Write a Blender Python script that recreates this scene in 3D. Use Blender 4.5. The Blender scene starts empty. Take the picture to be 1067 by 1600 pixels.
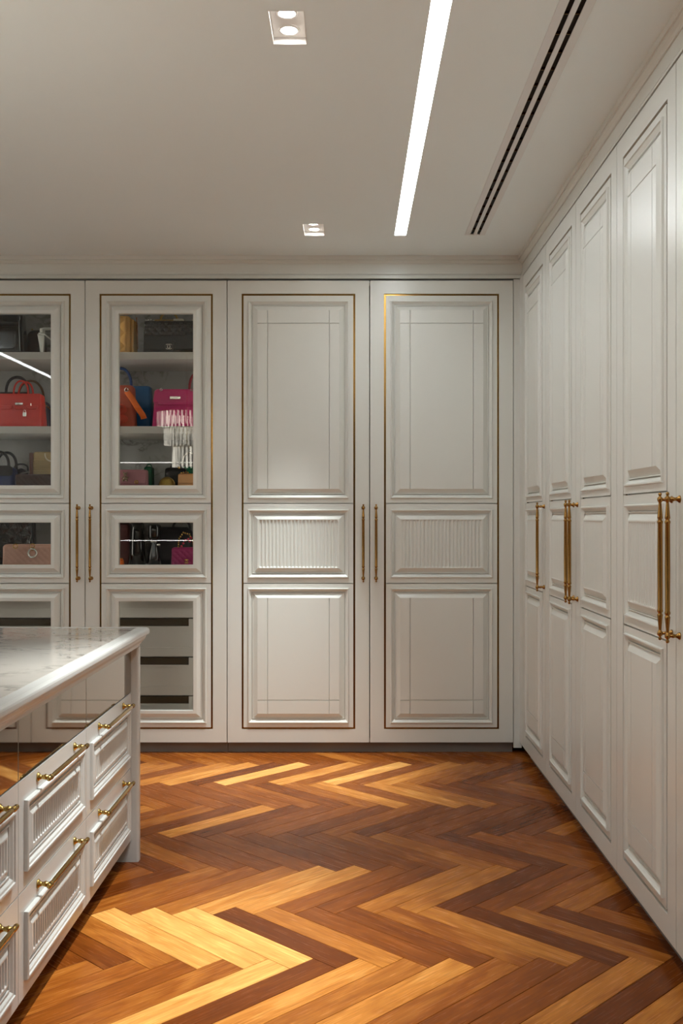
import bpy, math, random
from mathutils import Vector, Matrix
random.seed(7)
R = math.radians
PI = math.pi
scene = bpy.context.scene
COL = scene.collection

# ------------------------------------------------------------------ camera
F = 1600.0            # focal length in pixels of the 1067x1600 frame
VPU, VPV = 547.5, 808.0
H = 1.33              # camera height
cam_d = bpy.data.cameras.new('camera')
cam = bpy.data.objects.new('camera', cam_d)
COL.objects.link(cam)
cam.location = (0, 0, H)
cam.rotation_euler = (R(90), 0, 0)
cam_d.sensor_width = 36.0
cam_d.sensor_fit = 'AUTO'
cam_d.lens = 36.0 * F / 1600.0
cam_d.shift_x = -(VPU - 533.5) / 1600.0
cam_d.shift_y = (VPV - 800.0) / 1600.0
cam_d.clip_start = 0.05
scene.camera = cam

# ------------------------------------------------------------------ world, exposure
world = bpy.data.worlds.new('world')
scene.world = world
world.use_nodes = True
world.node_tree.nodes['Background'].inputs[0].default_value = (0.9, 0.88, 0.85, 1)
world.node_tree.nodes['Background'].inputs[1].default_value = 0.05
scene.view_settings.view_transform = 'Standard'
scene.view_settings.look = 'None'
scene.view_settings.gamma = 1.0
scene.view_settings.exposure = 1.45
scene.view_settings.use_curve_mapping = False

STRIP_EMIT = 10.6
SPOT_W = 77.0
CHAND_EMIT = 3.0

# ------------------------------------------------------------------ main dimensions
DY = 5.766            # plane of the back doors
DX = 0.953            # plane of the right doors
ZT = 2.802            # ceiling
ZD0, ZD1 = 0.0615, 2.662
XL, YF = -3.85, -2.2  # left wall, wall behind the camera
XR, YB = 1.56, 6.40


def px(u, Y):
    return (u - VPU) * Y / F


def pz(v, Y):
    return H - (v - VPV) * Y / F


# ------------------------------------------------------------------ materials
def srgb(r, g, b):
    def f(c):
        c /= 255.0
        return c / 12.92 if c <= 0.04045 else ((c + 0.055) / 1.055) ** 2.4
    return (f(r), f(g), f(b), 1.0)


MATS = {}


def mat(name, color, rough=0.5, metal=0.0, spec=0.5, coat=0.0, noise=0.0, nscale=30.0, bump=0.0, bscale=200.0, emit=None, estr=0.0):
    if name in MATS:
        return MATS[name]
    m = bpy.data.materials.new(name)
    m.use_nodes = True
    nt = m.node_tree
    b = nt.nodes['Principled BSDF']
    b.inputs['Base Color'].default_value = color
    b.inputs['Roughness'].default_value = rough
    b.inputs['Metallic'].default_value = metal
    b.inputs['Specular IOR Level'].default_value = spec
    b.inputs['Coat Weight'].default_value = coat
    b.inputs['Coat Roughness'].default_value = 0.08
    tc = nt.nodes.new('ShaderNodeTexCoord')
    if noise > 0:
        n = nt.nodes.new('ShaderNodeTexNoise')
        n.inputs['Scale'].default_value = nscale
        n.inputs['Detail'].default_value = 4
        nt.links.new(tc.outputs['Object'], n.inputs['Vector'])
        mx = nt.nodes.new('ShaderNodeMix')
        mx.data_type = 'RGBA'
        mx.inputs[6].default_value = tuple(c * (1 - noise) for c in color[:3]) + (1,)
        mx.inputs[7].default_value = tuple(min(1, c * (1 + noise)) for c in color[:3]) + (1,)
        nt.links.new(n.outputs['Fac'], mx.inputs[0])
        nt.links.new(mx.outputs[2], b.inputs['Base Color'])
    if bump > 0:
        n2 = nt.nodes.new('ShaderNodeTexNoise')
        n2.inputs['Scale'].default_value = bscale
        n2.inputs['Detail'].default_value = 3
        nt.links.new(tc.outputs['Object'], n2.inputs['Vector'])
        bp = nt.nodes.new('ShaderNodeBump')
        bp.inputs['Strength'].default_value = bump
        bp.inputs['Distance'].default_value = 0.002
        nt.links.new(n2.outputs['Fac'], bp.inputs['Height'])
        nt.links.new(bp.outputs['Normal'], b.inputs['Normal'])
    if emit:
        b.inputs['Emission Color'].default_value = emit
        b.inputs['Emission Strength'].default_value = estr
    MATS[name] = m
    return m


PAINT_C = (0.705, 0.71, 0.66, 1)
paint = mat('lacquer_paint', PAINT_C, rough=0.30, spec=0.5, noise=0.012, nscale=3.0, bump=0.02, bscale=18.0)
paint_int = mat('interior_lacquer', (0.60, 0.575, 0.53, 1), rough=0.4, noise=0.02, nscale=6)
white_paint = mat('island_lacquer', (0.56, 0.56, 0.535, 1), rough=0.26, noise=0.012, nscale=4.0)
ceil_m = mat('ceiling_paint', (0.88, 0.965, 0.985, 1), rough=0.85, spec=0.2, noise=0.01, nscale=2.0, bump=0.03, bscale=350)
wall_m = mat('wall_paint', (0.85, 0.85, 0.83, 1), rough=0.8, spec=0.2, noise=0.015, nscale=3.0)
dark_wall = mat('walnut_panelling', (0.10, 0.075, 0.055, 1), rough=0.6, noise=0.15, nscale=8)
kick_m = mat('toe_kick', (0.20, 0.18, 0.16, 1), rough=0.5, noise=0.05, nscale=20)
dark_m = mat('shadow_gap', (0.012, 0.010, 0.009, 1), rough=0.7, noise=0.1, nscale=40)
brass = mat('aged_brass', srgb(160, 120, 64), rough=0.2, metal=1.0, noise=0.14, nscale=60)
brass_l = mat('polished_brass', srgb(176, 146, 84), rough=0.2, metal=1.0, noise=0.08, nscale=60)
inlay_m = mat('brass_inlay', srgb(124, 92, 44), rough=0.22, metal=1.0, noise=0.08, nscale=12)
silver = mat('silver_metal', srgb(215, 212, 205), rough=0.18, metal=1.0, noise=0.05, nscale=80)
gold = mat('gold_metal', srgb(214, 172, 92), rough=0.2, metal=1.0, noise=0.08, nscale=80)
drw_brown = mat('bronze_drawer_pull', (0.045, 0.030, 0.012, 1), rough=0.35, noise=0.2, nscale=10)
rim_m = mat('vent_frame', (0.80, 0.83, 0.84, 1), rough=0.5, noise=0.01)
lamp_white = mat('lamp_housing', (0.75, 0.74, 0.72, 1), rough=0.35, noise=0.02, nscale=30)


def emit_mat(name, color, strength):
    m = bpy.data.materials.new(name)
    m.use_nodes = True
    nt = m.node_tree
    nt.nodes.clear()
    o = nt.nodes.new('ShaderNodeOutputMaterial')
    e = nt.nodes.new('ShaderNodeEmission')
    e.inputs[0].default_value = color
    e.inputs[1].default_value = strength
    nt.links.new(e.outputs[0], o.inputs[0])
    return m


strip_m = emit_mat('strip_glow', (0.94, 1.0, 1.02, 1), STRIP_EMIT)
lamp_m = emit_mat('lamp_glow', (1.0, 0.95, 0.87, 1), 26.0)
tube_glow = emit_mat('tube_glow', (1.0, 0.92, 0.78, 1), CHAND_EMIT)
_nt = tube_glow.node_tree          # each glass tube glows a little differently
_tc = _nt.nodes.new('ShaderNodeTexCoord'); _mp = _nt.nodes.new('ShaderNodeMapping'); _mp.inputs['Scale'].default_value = (45, 45, 3)
_n = _nt.nodes.new('ShaderNodeTexNoise'); _n.inputs['Scale'].default_value = 1.0
_ma = _nt.nodes.new('ShaderNodeMapRange'); _ma.inputs[1].default_value = 0.35; _ma.inputs[2].default_value = 0.65
_ma.inputs[3].default_value = 0.25 * CHAND_EMIT; _ma.inputs[4].default_value = 1.75 * CHAND_EMIT
_nt.links.new(_tc.outputs['Object'], _mp.inputs[0]); _nt.links.new(_mp.outputs[0], _n.inputs[0]); _nt.links.new(_n.outputs['Fac'], _ma.inputs[0])
_nt.links.new(_ma.outputs[0], [k for k in _nt.nodes if k.type == 'EMISSION'][0].inputs[1])
hidden_fill_led = emit_mat('hidden_fill_led', (1, 0.95, 0.88, 1), 3.2)  # added glow for the display interior, kept out of sight
led_m = emit_mat('led_glow', (1.0, 0.96, 0.90, 1), 9.0)


def glass_mat(name, tint, ior):
    m = bpy.data.materials.new(name)
    m.use_nodes = True
    nt = m.node_tree
    nt.nodes.clear()
    o = nt.nodes.new('ShaderNodeOutputMaterial')
    t = nt.nodes.new('ShaderNodeBsdfTransparent')
    t.inputs[0].default_value = tint
    g = nt.nodes.new('ShaderNodeBsdfGlossy')
    g.inputs['Roughness'].default_value = 0.0
    fr = nt.nodes.new('ShaderNodeFresnel')
    fr.inputs['IOR'].default_value = ior
    mx = nt.nodes.new('ShaderNodeMixShader')
    nt.links.new(fr.outputs[0], mx.inputs[0])
    nt.links.new(t.outputs[0], mx.inputs[1])
    nt.links.new(g.outputs[0], mx.inputs[2])
    nt.links.new(mx.outputs[0], o.inputs[0])
    return m


glass_m = glass_mat('door_glass', (0.95, 0.96, 0.95, 1), 1.38)
tube_m = glass_mat('crystal_glass', (0.90, 0.90, 0.88, 1), 1.6)


def bronze_mirror():
    m = mat('bronze_mirror', (0.36, 0.315, 0.265, 1), rough=0.03, metal=1.0, noise=0.02, nscale=2.0)
    return m


mirror_m = bronze_mirror()


def marble(name, base, vein, scale=1.0, rough=0.08):
    m = bpy.data.materials.new(name)
    m.use_nodes = True
    nt = m.node_tree
    b = nt.nodes['Principled BSDF']
    b.inputs['Roughness'].default_value = rough
    tc = nt.nodes.new('ShaderNodeTexCoord')
    mp = nt.nodes.new('ShaderNodeMapping')
    mp.inputs['Scale'].default_value = (1.0 * scale, 1.5 * scale, 1.3 * scale)
    mp.inputs['Rotation'].default_value = (0, 0.3, 0.55)
    nt.links.new(tc.outputs['Object'], mp.inputs[0])
    n1 = nt.nodes.new('ShaderNodeTexNoise')
    n1.inputs['Scale'].default_value = 2.6
    n1.inputs['Detail'].default_value = 9
    n1.inputs['Roughness'].default_value = 0.62
    n1.inputs['Distortion'].default_value = 0.9
    nt.links.new(mp.outputs[0], n1.inputs[0])
    # thin veins where the noise crosses its middle value
    s = nt.nodes.new('ShaderNodeMath'); s.operation = 'SUBTRACT'; s.inputs[1].default_value = 0.5
    a = nt.nodes.new('ShaderNodeMath'); a.operation = 'ABSOLUTE'
    nt.links.new(n1.outputs['Fac'], s.inputs[0]); nt.links.new(s.outputs[0], a.inputs[0])
    r = nt.nodes.new('ShaderNodeValToRGB')
    r.color_ramp.elements[0].position = 0.0; r.color_ramp.elements[0].color = (1, 1, 1, 1)
    r.color_ramp.elements[1].position = 0.045; r.color_ramp.elements[1].color = (0, 0, 0, 1)
    nt.links.new(a.outputs[0], r.inputs[0])
    n2 = nt.nodes.new('ShaderNodeTexNoise')
    n2.inputs['Scale'].default_value = 1.7
    n2.inputs['Detail'].default_value = 3
    nt.links.new(mp.outputs[0], n2.inputs[0])
    r2 = nt.nodes.new('ShaderNodeValToRGB')
    r2.color_ramp.elements[0].position = 0.42; r2.color_ramp.elements[0].color = (0, 0, 0, 1)
    r2.color_ramp.elements[1].position = 0.66; r2.color_ramp.elements[1].color = (1, 1, 1, 1)
    nt.links.new(n2.outputs['Fac'], r2.inputs[0])
    mu = nt.nodes.new('ShaderNodeMath'); mu.operation = 'MULTIPLY'
    nt.links.new(r.outputs[0], mu.inputs[0]); nt.links.new(r2.outputs[0], mu.inputs[1])
    mx = nt.nodes.new('ShaderNodeMix'); mx.data_type = 'RGBA'
    mx.inputs[6].default_value = base; mx.inputs[7].default_value = vein
    nt.links.new(mu.outputs[0], mx.inputs[0])
    nt.links.new(mx.outputs[2], b.inputs['Base Color'])
    return m


marble_top = marble('white_marble', (0.47, 0.44, 0.395, 1), (0.15, 0.135, 0.12, 1), 2.0, 0.06)
marble_back = marble('veined_back_panel', (0.30, 0.295, 0.28, 1), (0.10, 0.085, 0.07, 1), 1.6, 0.25)


def wood(name, per_object):
    m = bpy.data.materials.new(name)
    m.use_nodes = True
    nt = m.node_tree
    L = nt.links.new
    b = nt.nodes['Principled BSDF']
    b.inputs['Specular IOR Level'].default_value = 0.14
    uv = nt.nodes.new('ShaderNodeUVMap'); uv.uv_map = 'UVMap'
    oi = nt.nodes.new('ShaderNodeObjectInfo')
    if per_object:
        mul = nt.nodes.new('ShaderNodeVectorMath'); mul.operation = 'SCALE'
        mul.inputs[0].default_value = (37.0, 91.0, 53.0)
        L(oi.outputs['Random'], mul.inputs['Scale'])
        add = nt.nodes.new('ShaderNodeVectorMath'); add.operation = 'ADD'
        L(uv.outputs[0], add.inputs[0]); L(mul.outputs[0], add.inputs[1])
        vec = add.outputs[0]
        toneout = oi.outputs['Color']
    else:
        vec = uv.outputs[0]
        at = nt.nodes.new('ShaderNodeVertexColor'); at.layer_name = 'tone'
        toneout = at.outputs['Color']
    sep = nt.nodes.new('ShaderNodeSeparateColor'); L(toneout, sep.inputs[0])
    # base tone
    ramp = nt.nodes.new('ShaderNodeValToRGB')
    e = ramp.color_ramp.elements
    e[0].position = 0.0; e[0].color = srgb(88, 42, 12)
    e[1].position = 1.0; e[1].color = srgb(246, 184, 102)
    for p, c in ((0.25, srgb(114, 57, 18)), (0.5, srgb(148, 81, 28)), (0.75, srgb(202, 130, 56))):
        k = e.new(p); k.color = c
    # broad figure along the board
    mp = nt.nodes.new('ShaderNodeMapping'); mp.inputs['Scale'].default_value = (2.2, 11.0, 1.0)
    L(vec, mp.inputs[0])
    n = nt.nodes.new('ShaderNodeTexNoise'); n.inputs['Scale'].default_value = 1.6; n.inputs['Detail'].default_value = 5; n.inputs['Distortion'].default_value = 1.3
    L(mp.outputs[0], n.inputs[0])
    ma = nt.nodes.new('ShaderNodeMath'); ma.operation = 'MULTIPLY_ADD'; ma.inputs[1].default_value = 0.46; ma.inputs[2].default_value = -0.23
    L(n.outputs['Fac'], ma.inputs[0])
    ad = nt.nodes.new('ShaderNodeMath'); ad.operation = 'ADD'; ad.use_clamp = True
    L(sep.outputs[0], ad.inputs[0]); L(ma.outputs[0], ad.inputs[1])
    L(ad.outputs[0], ramp.inputs[0])
    # fine grain
    mp2 = nt.nodes.new('ShaderNodeMapping'); mp2.inputs['Scale'].default_value = (4.0, 85.0, 1.0)
    L(vec, mp2.inputs[0])
    n2 = nt.nodes.new('ShaderNodeTexNoise'); n2.inputs['Scale'].default_value = 2.0; n2.inputs['Detail'].default_value = 4; n2.inputs['Distortion'].default_value = 0.4
    L(mp2.outputs[0], n2.inputs[0])
    r2 = nt.nodes.new('ShaderNodeValToRGB')
    r2.color_ramp.elements[0].position = 0.30; r2.color_ramp.elements[0].color = (0.72, 0.68, 0.64, 1)
    r2.color_ramp.elements[1].position = 0.62; r2.color_ramp.elements[1].color = (1.04, 1.03, 1.02, 1)
    L(n2.outputs['Fac'], r2.inputs[0])
    mm = nt.nodes.new('ShaderNodeMix'); mm.data_type = 'RGBA'; mm.blend_type = 'MULTIPLY'; mm.inputs[0].default_value = 1.0
    L(ramp.outputs[0], mm.inputs[6]); L(r2.outputs[0], mm.inputs[7])
    L(mm.outputs[2], b.inputs['Base Color'])
    rr = nt.nodes.new('ShaderNodeMath'); rr.operation = 'MULTIPLY_ADD'; rr.inputs[1].default_value = 0.12; rr.inputs[2].default_value = 0.20
    L(n2.outputs['Fac'], rr.inputs[0]); L(rr.outputs[0], b.inputs['Roughness'])
    bp = nt.nodes.new('ShaderNodeBump'); bp.inputs['Strength'].default_value = 0.02; bp.inputs['Distance'].default_value = 0.001
    L(n2.outputs['Fac'], bp.inputs['Height']); L(bp.outputs[0], b.inputs['Normal'])
    return m


wood_obj = wood('parquet_oak', True)
wood_far = wood('parquet_oak_rest', False)
floor_base_m = mat('floor_screed', (0.05, 0.025, 0.012, 1), rough=0.8, noise=0.1)


# ------------------------------------------------------------------ mesh helpers
class MB:
    def __init__(s):
        s.v = []; s.f = []; s.smooth = set()

    def box(s, x0, x1, y0, y1, z0, z1):
        i = len(s.v)
        s.v += [(x0, y0, z0), (x1, y0, z0), (x1, y1, z0), (x0, y1, z0), (x0, y0, z1), (x1, y0, z1), (x1, y1, z1), (x0, y1, z1)]
        s.f += [(i, i+3, i+2, i+1), (i+4, i+5, i+6, i+7), (i, i+1, i+5, i+4), (i+1, i+2, i+6, i+5), (i+2, i+3, i+7, i+6), (i+3, i, i+4, i+7)]
        return s

    def bbox(s, x0, x1, y0, y1, z0, z1, r=0.003):
        """box with chamfered vertical and horizontal edges (rounded-rect loft)"""
        def ring(a, z):
            return [(x0+a+r, y0+a, z), (x1-a-r, y0+a, z), (x1-a, y0+a+r, z), (x1-a, y1-a-r, z), (x1-a-r, y1-a, z), (x0+a+r, y1-a, z), (x0+a, y1-a-r, z), (x0+a, y0+a+r, z)]
        s.loft([ring(r, z0), ring(0, z0+r), ring(0, z1-r), ring(r, z1)], True, True)
        return s

    def loft(s, rings, cap0=False, cap1=False, closed=True, smooth=False):
        i0 = len(s.v)
        n = len(rings[0])
        for r in rings:
            s.v += [tuple(p) for p in r]
        f0 = len(s.f)
        for k in range(len(rings)-1):
            for j in range(n if closed else n-1):
                a = i0+k*n+j; b = i0+k*n+(j+1) % n
                s.f.append((a, b, b+n, a+n))
        if smooth:
            s.smooth.update(range(f0, len(s.f)))
        if cap0:
            s.f.append(tuple(i0+j for j in reversed(range(n))))
        if cap1:
            s.f.append(tuple(i0+(len(rings)-1)*n+j for j in range(n)))
        return s

    def lathe(s, prof, origin=(0, 0, 0), axis='z', n=14):
        rings = []
        for r, t in prof:
            ring = []
            for k in range(n):
                c, q = r*math.cos(2*PI*k/n), r*math.sin(2*PI*k/n)
                p = {'z': (c, q, t), 'y': (q, t, c), 'x': (t, c, q)}[axis]
                ring.append((p[0]+origin[0], p[1]+origin[1], p[2]+origin[2]))
            rings.append(ring)
        return s.loft(rings, True, True, smooth=True)

    def tube(s, pts, r, n=8, closed=False, flat=None):
        pts = [Vector(p) for p in pts]
        m = len(pts)
        rings = []
        up = None
        for i in range(m):
            if closed:
                t = pts[(i+1) % m]-pts[i-1]
            else:
                t = pts[min(i+1, m-1)]-pts[max(i-1, 0)]
            t.normalize()
            if up is None:
                up = Vector((0, 1, 0)) if abs(t.y) < 0.9 else Vector((1, 0, 0))
            sd = t.cross(up)
            if sd.length < 1e-6:
                sd = t.orthogonal()
            sd.normalize()
            up = sd.cross(t).normalized()
            ra, rb = (r, r) if flat is None else (r, flat)
            rings.append([pts[i]+sd*(ra*math.cos(2*PI*k/n))+up*(rb*math.sin(2*PI*k/n)) for k in range(n)])
        if closed:
            rings.append(rings[0])
        return s.loft(rings, not closed, not closed, smooth=True)

    def sphere(s, c, r, n=12, sx=1, sy=1, sz=1):
        m = n//2+1
        rings = []
        for i in range(m):
            a = -PI/2+PI*(i+0.02)/(m-1+0.04)
            rr = r*math.cos(a)
            rings.append([(c[0]+sx*rr*math.cos(2*PI*k/n), c[1]+sy*rr*math.sin(2*PI*k/n), c[2]+sz*r*math.sin(a)) for k in range(n)])
        return s.loft(rings, True, True, smooth=True)

    def mesh(s, name):
        me = bpy.data.meshes.new(name)
        me.from_pydata(s.v, [], s.f)
        if s.smooth:
            for k in s.smooth:
                me.polygons[k].use_smooth = True
        me.update()
        return me


def link(name, me, m, parent=None, loc=(0, 0, 0), rotz=0.0):
    if isinstance(me, MB):
        me = me.mesh(name)
    if m is not None and len(me.materials) == 0:
        me.materials.append(m)
    o = bpy.data.objects.new(name, me)
    COL.objects.link(o)
    o.parent = parent
    o.location = loc
    o.rotation_euler = (0, 0, rotz)
    return o


def empty(name, loc=(0, 0, 0), rotz=0.0, parent=None):
    o = bpy.data.objects.new(name, None)
    COL.objects.link(o)
    o.empty_display_size = 0.1
    o.location = loc
    o.rotation_euler = (0, 0, rotz)
    o.parent = parent
    return o


def tag(o, label, cat, group=None):
    o['label'] = label
    o['category'] = cat
    if group:
        o['group'] = group
    return o


def struct(o, label=None):
    o['kind'] = 'structure'
    if label:
        o['label'] = label
    return o


# ------------------------------------------------------------------ setting: ceiling with openings, walls, floor
STRIP = (0.2285, 0.2915, -1.7, 5.352)                   # x0,x1,y0,y1
STRIP2 = (-3.182, -3.118, -1.7, 5.352)
DOWN_X = -0.188
DOWN_Y = (5.248, 3.082, 0.916, -1.25)
DHX, DHY = 0.053, 0.105
VENT = (0.615, 0.680, -1.6, 5.325)

holes = [STRIP, STRIP2, VENT] + [(DOWN_X-DHX, DOWN_X+DHX, y-DHY, y+DHY) for y in DOWN_Y]
xs = sorted(set([XL-0.1, XR+0.1] + [h[0] for h in holes] + [h[1] for h in holes]))
ys = sorted(set([YF-0.1, YB+0.1] + [h[2] for h in holes] + [h[3] for h in holes]))
c = MB()
for i in range(len(xs)-1):
    for j in range(len(ys)-1):
        mx_, my_ = (xs[i]+xs[i+1])/2, (ys[j]+ys[j+1])/2
        if any(h[0] < mx_ < h[1] and h[2] < my_ < h[3] for h in holes):
            continue
        k = len(c.v)
        c.v += [(xs[i], ys[j], ZT), (xs[i], ys[j+1], ZT), (xs[i+1], ys[j+1], ZT), (xs[i+1], ys[j], ZT)]
        c.f.append((k, k+1, k+2, k+3))
c.box(XL-0.1, XR+0.1, YF-0.1, YB+0.1, ZT+0.12, ZT+0.2)
struct(link('ceiling', c, ceil_m), 'plain warm white ceiling with recessed lights')

struct(link('wall_back', MB().box(XL, XR+0.1, YB, YB+0.1, -0.02, ZT+0.1), wall_m))
struct(link('wall_right', MB().box(XR, XR+0.1, YF, YB, -0.02, ZT+0.1), wall_m))
struct(link('wall_left', MB().box(XL-0.1, XL, YF-0.1, YB+0.1, -0.02, ZT+0.1), wall_m))
struct(link('wall_front', MB().box(XL, XR+0.1, YF-0.1, YF, -0.02, ZT+0.1), dark_wall))

# floor: screed, then herringbone boards one by one
floor = struct(link('floor', MB().box(XL, XR, YF, YB, -0.05, -0.016), floor_base_m), 'glossy brown herringbone parquet floor')
PL, PW = 0.584, 0.0965
ANG = R(45.8)
av = Vector((math.cos(ANG), math.sin(ANG)))
bv = Vector((math.sin(ANG), -math.cos(ANG)))
anchor = Vector((px(525.3, F*H/(1512.8-VPV)), F*H/(1512.8-VPV)))
org = anchor - av*PL - bv*PW

# tone of single boards read off the photograph: (u, v, tone)
TONES = [
    (410.6, 1477, 0.95), (444, 1470.6, 0.25), (495, 1470.6, 0.5), (528.7, 1463.9, 0.65), (596, 1463.9, 0.3), (663.6, 1463.9, 0.3),
    (444, 1531, 0.25), (410, 1521, 0.95), (512, 1538, 0.75), (613, 1531, 0.62), (663.6, 1531, 0.62), (697, 1538, 0.55),
    (788.8, 1467, 0.68), (843, 1467, 0.22), (897.6, 1456, 0.6), (905, 1438, 0.22), (970, 1442, 0.5), (934, 1554, 0.62),
    (912, 1529, 0.4), (1006, 1518, 0.68), (843, 1529, 0.45), (788.8, 1529, 0.4), (709, 1518, 0.72), (1006, 1572, 0.25),
    (970, 1590, 0.25), (191.8, 1477, 0.58), (259, 1477, 0.9), (326.8, 1470.6, 0.93), (151, 1484, 0.3), (107.5, 1521, 0.42),
    (208.7, 1528, 0.45), (293, 1528, 0.62), (310, 1561.7, 0.88), (343.6, 1568, 0.25), (191.8, 1561.7, 0.55), (298, 1330.6, 0.58),
    (270, 1336, 0.58), (340.6, 1336, 0.4), (368.7, 1333, 0.35), (425, 1330.6, 0.4), (467, 1336, 0.35), (250.6, 1353, 0.22),
    (228, 1378, 0.2), (284, 1373, 0.55), (368.7, 1370, 0.5), (340.6, 1392, 0.58), (396.8, 1392, 0.68), (439, 1392, 0.8),
    (475.5, 1384, 0.85), (475.5, 1406.5, 0.5), (357, 1429, 0.22), (335, 1297, 0.25), (284, 1294, 0.55), (326.5, 1285.6, 0.7),
    (411, 1291, 0.4), (215, 1316, 0.55), (522, 1302.5, 0.55), (592, 1294, 0.3), (637, 1297, 0.35), (691, 1297, 0.55),
    (620.6, 1311, 0.58), (615, 1322, 0.5), (620, 1342, 0.3), (564, 1330, 0.4), (522, 1328, 0.35), (508, 1342, 0.3),
    (733, 1322, 0.2), (705, 1328, 0.35), (648.7, 1395, 0.75), (719, 1373, 0.65), (733, 1404, 0.28), (578, 1370, 0.4),
    (550, 1392, 0.5), (620, 1375.6, 0.38), (536, 1367, 0.78), (497, 1364, 0.78), (508, 1392, 0.5), (497, 1429, 0.4),
    (558.7, 1432, 0.35), (803, 1331.6, 0.2), (762, 1335, 0.45), (813.5, 1324.7, 0.5), (872, 1317.8, 0.45), (786, 1297, 0.2),
    (837.6, 1297, 0.3), (878.9, 1297, 0.6), (786, 1386.6, 0.22), (837.6, 1386.6, 0.42), (854.8, 1407, 0.5), (913, 1393.5, 0.6),
    (751.6, 1380, 0.45), (734, 1373, 0.65), (982, 1410.7, 0.25), (256, 1205, 0.85), (278.7, 1206, 0.4), (312.5, 1210.6, 0.8),
    (396.8, 1207.8, 0.95), (357, 1205, 0.8), (425, 1213, 0.42), (453, 1213, 0.8), (354.6, 1182.5, 0.5), (382.7, 1185, 0.5),
    (425, 1182.5, 0.4), (228, 1188, 0.35), (298, 1182, 0.55), (298, 1236, 0.45), (270, 1241.5, 0.42), (340.6, 1238.7, 0.38),
    (374, 1236, 0.48), (425, 1236, 0.5), (233.7, 1241.5, 0.4), (486.8, 1227.5, 0.85), (382.7, 1269.6, 0.75), (298, 1266.8, 0.55),
    (368.7, 1286.5, 0.28), (242, 1272, 0.3), (453, 1278, 0.4), (582, 1206, 0.92), (598, 1211, 0.45), (631, 1212.5, 0.75),
    (696.8, 1202.6, 0.6), (683.7, 1224, 0.4), (736, 1219, 0.3), (778.8, 1222, 0.5), (565.6, 1242, 0.75), (615, 1238.7, 0.5),
    (696.8, 1242, 0.65), (729.6, 1235, 0.4), (778.8, 1242, 0.3), (664, 1252, 0.5), (526, 1245, 0.55), (572, 1275, 0.3),
    (598, 1281, 0.5), (608, 1288, 0.3), (664, 1284.6, 0.38), (690, 1294.5, 0.58), (729.6, 1284.6, 0.42), (801.7, 1291, 0.2),
    (549, 1183, 0.6), (592, 1183, 0.4), (631, 1186, 0.35), (680, 1186, 0.55), (746, 1186, 0.4),
]


def board_mesh():
    g = 0.0009
    m = MB()
    x0, x1, y0, y1 = g, PL-g, g, PW-g
    bvl = 0.0009
    m.loft([[(x0, y0, -0.015), (x1, y0, -0.015), (x1, y1, -0.015), (x0, y1, -0.015)],
            [(x0, y0, -bvl), (x1, y0, -bvl), (x1, y1, -bvl), (x0, y1, -bvl)],
            [(x0+bvl, y0+bvl, 0), (x1-bvl, y0+bvl, 0), (x1-bvl, y1-bvl, 0), (x0+bvl, y1-bvl, 0)]], False, True)
    return m


def add_uv(me, pts):
    uvl = me.uv_layers.new(name='UVMap')
    for l in me.loops:
        uvl.data[l.index].uv = pts[l.vertex_index]


bm_ = board_mesh()
board_me = bm_.mesh('plank')
board_me.materials.append(wood_obj)
add_uv(board_me, [(v[0], v[1]) for v in bm_.v])
boards = []
for i in range(-60, 61):
    for j in range(-9, 10):
        base = org + (av+bv)*(PW*i) + (av-bv)*(PL*j)
        # board along a (to the right and away)
        boards.append((base + bv*0, math.atan2(av.y, av.x), 'a'))
        # board along b: a in [L, L+W], b in [W-L, W]
        boards.append((base + av*PL + bv*(PW-PL), math.atan2(bv.y, bv.x), 'b'))
near, rest = [], []
for (p, ang, kd) in boards:
    d = Vector((math.cos(ang), math.sin(ang)))
    nrm = Vector((-d.y, d.x))
    if kd == 'a':           # local y must point along +b = -normal : shift the origin
        p = p + bv*PW
    cc = p + d*(PL/2) + nrm*(PW/2)
    if not (XL+0.3 < cc.x < XR-0.25 and YF+0.3 < cc.y < YB-0.25):
        continue
    u = VPU + F*cc.x/max(cc.y, 0.01)
    v = VPV + F*H/max(cc.y, 0.01)
    vis = cc.y > 2.1 and -0.95 < cc.x < 1.1 and cc.y < 6.0 and -120 < u < 1250
    (near if vis else rest).append((p, ang, cc, u, v))
rng = random.Random(11)


def board_poly_px(p, ang):
    d = Vector((math.cos(ang), math.sin(ang))); nrm = Vector((-d.y, d.x))
    out = []
    for a_, b_ in ((0, 0), (PL, 0), (PL, PW), (0, PW)):
        q = p + d*a_ + nrm*b_
        out.append((VPU+F*q.x/q.y, VPV+F*H/q.y))
    return out


def ground(u, v):
    Y = F*H/(v-VPV)
    return Vector((px(u, Y), Y))


tone_pts = [(ground(u, v), t) for u, v, t in TONES]
for (p, ang, cc, u, v) in near:
    d = Vector((math.cos(ang), math.sin(ang))); nrm = Vector((-d.y, d.x))
    t = min(1.0, max(0.0, rng.gauss(0.46, 0.15)))
    for g_, tt in tone_pts:
        q = g_-p
        if 0 <= q.dot(d) <= PL and 0 <= q.dot(nrm) <= PW:
            t = tt
    o = bpy.data.objects.new('plank', board_me)
    COL.objects.link(o)
    o.parent = floor
    o.location = (p.x, p.y, 0)
    o.rotation_euler = (0, 0, ang)
    o.color = (t, t, t, 1)
rm = MB(); ruv = []; rt = []
for (p, ang, cc, u, v) in rest:
    ca, sa = math.cos(ang), math.sin(ang)
    ox, oy = rng.random()*50, rng.random()*50
    t = min(1.0, max(0.0, rng.gauss(0.46, 0.15)))
    k = len(rm.v)
    for q in bm_.v:
        rm.v.append((p.x+ca*q[0]-sa*q[1], p.y+sa*q[0]+ca*q[1], q[2]))
        ruv.append((q[0]+ox, q[1]+oy)); rt.append(t)
    rm.f += [tuple(k+x for x in f) for f in bm_.f]
me = rm.mesh('plank_field')
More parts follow.
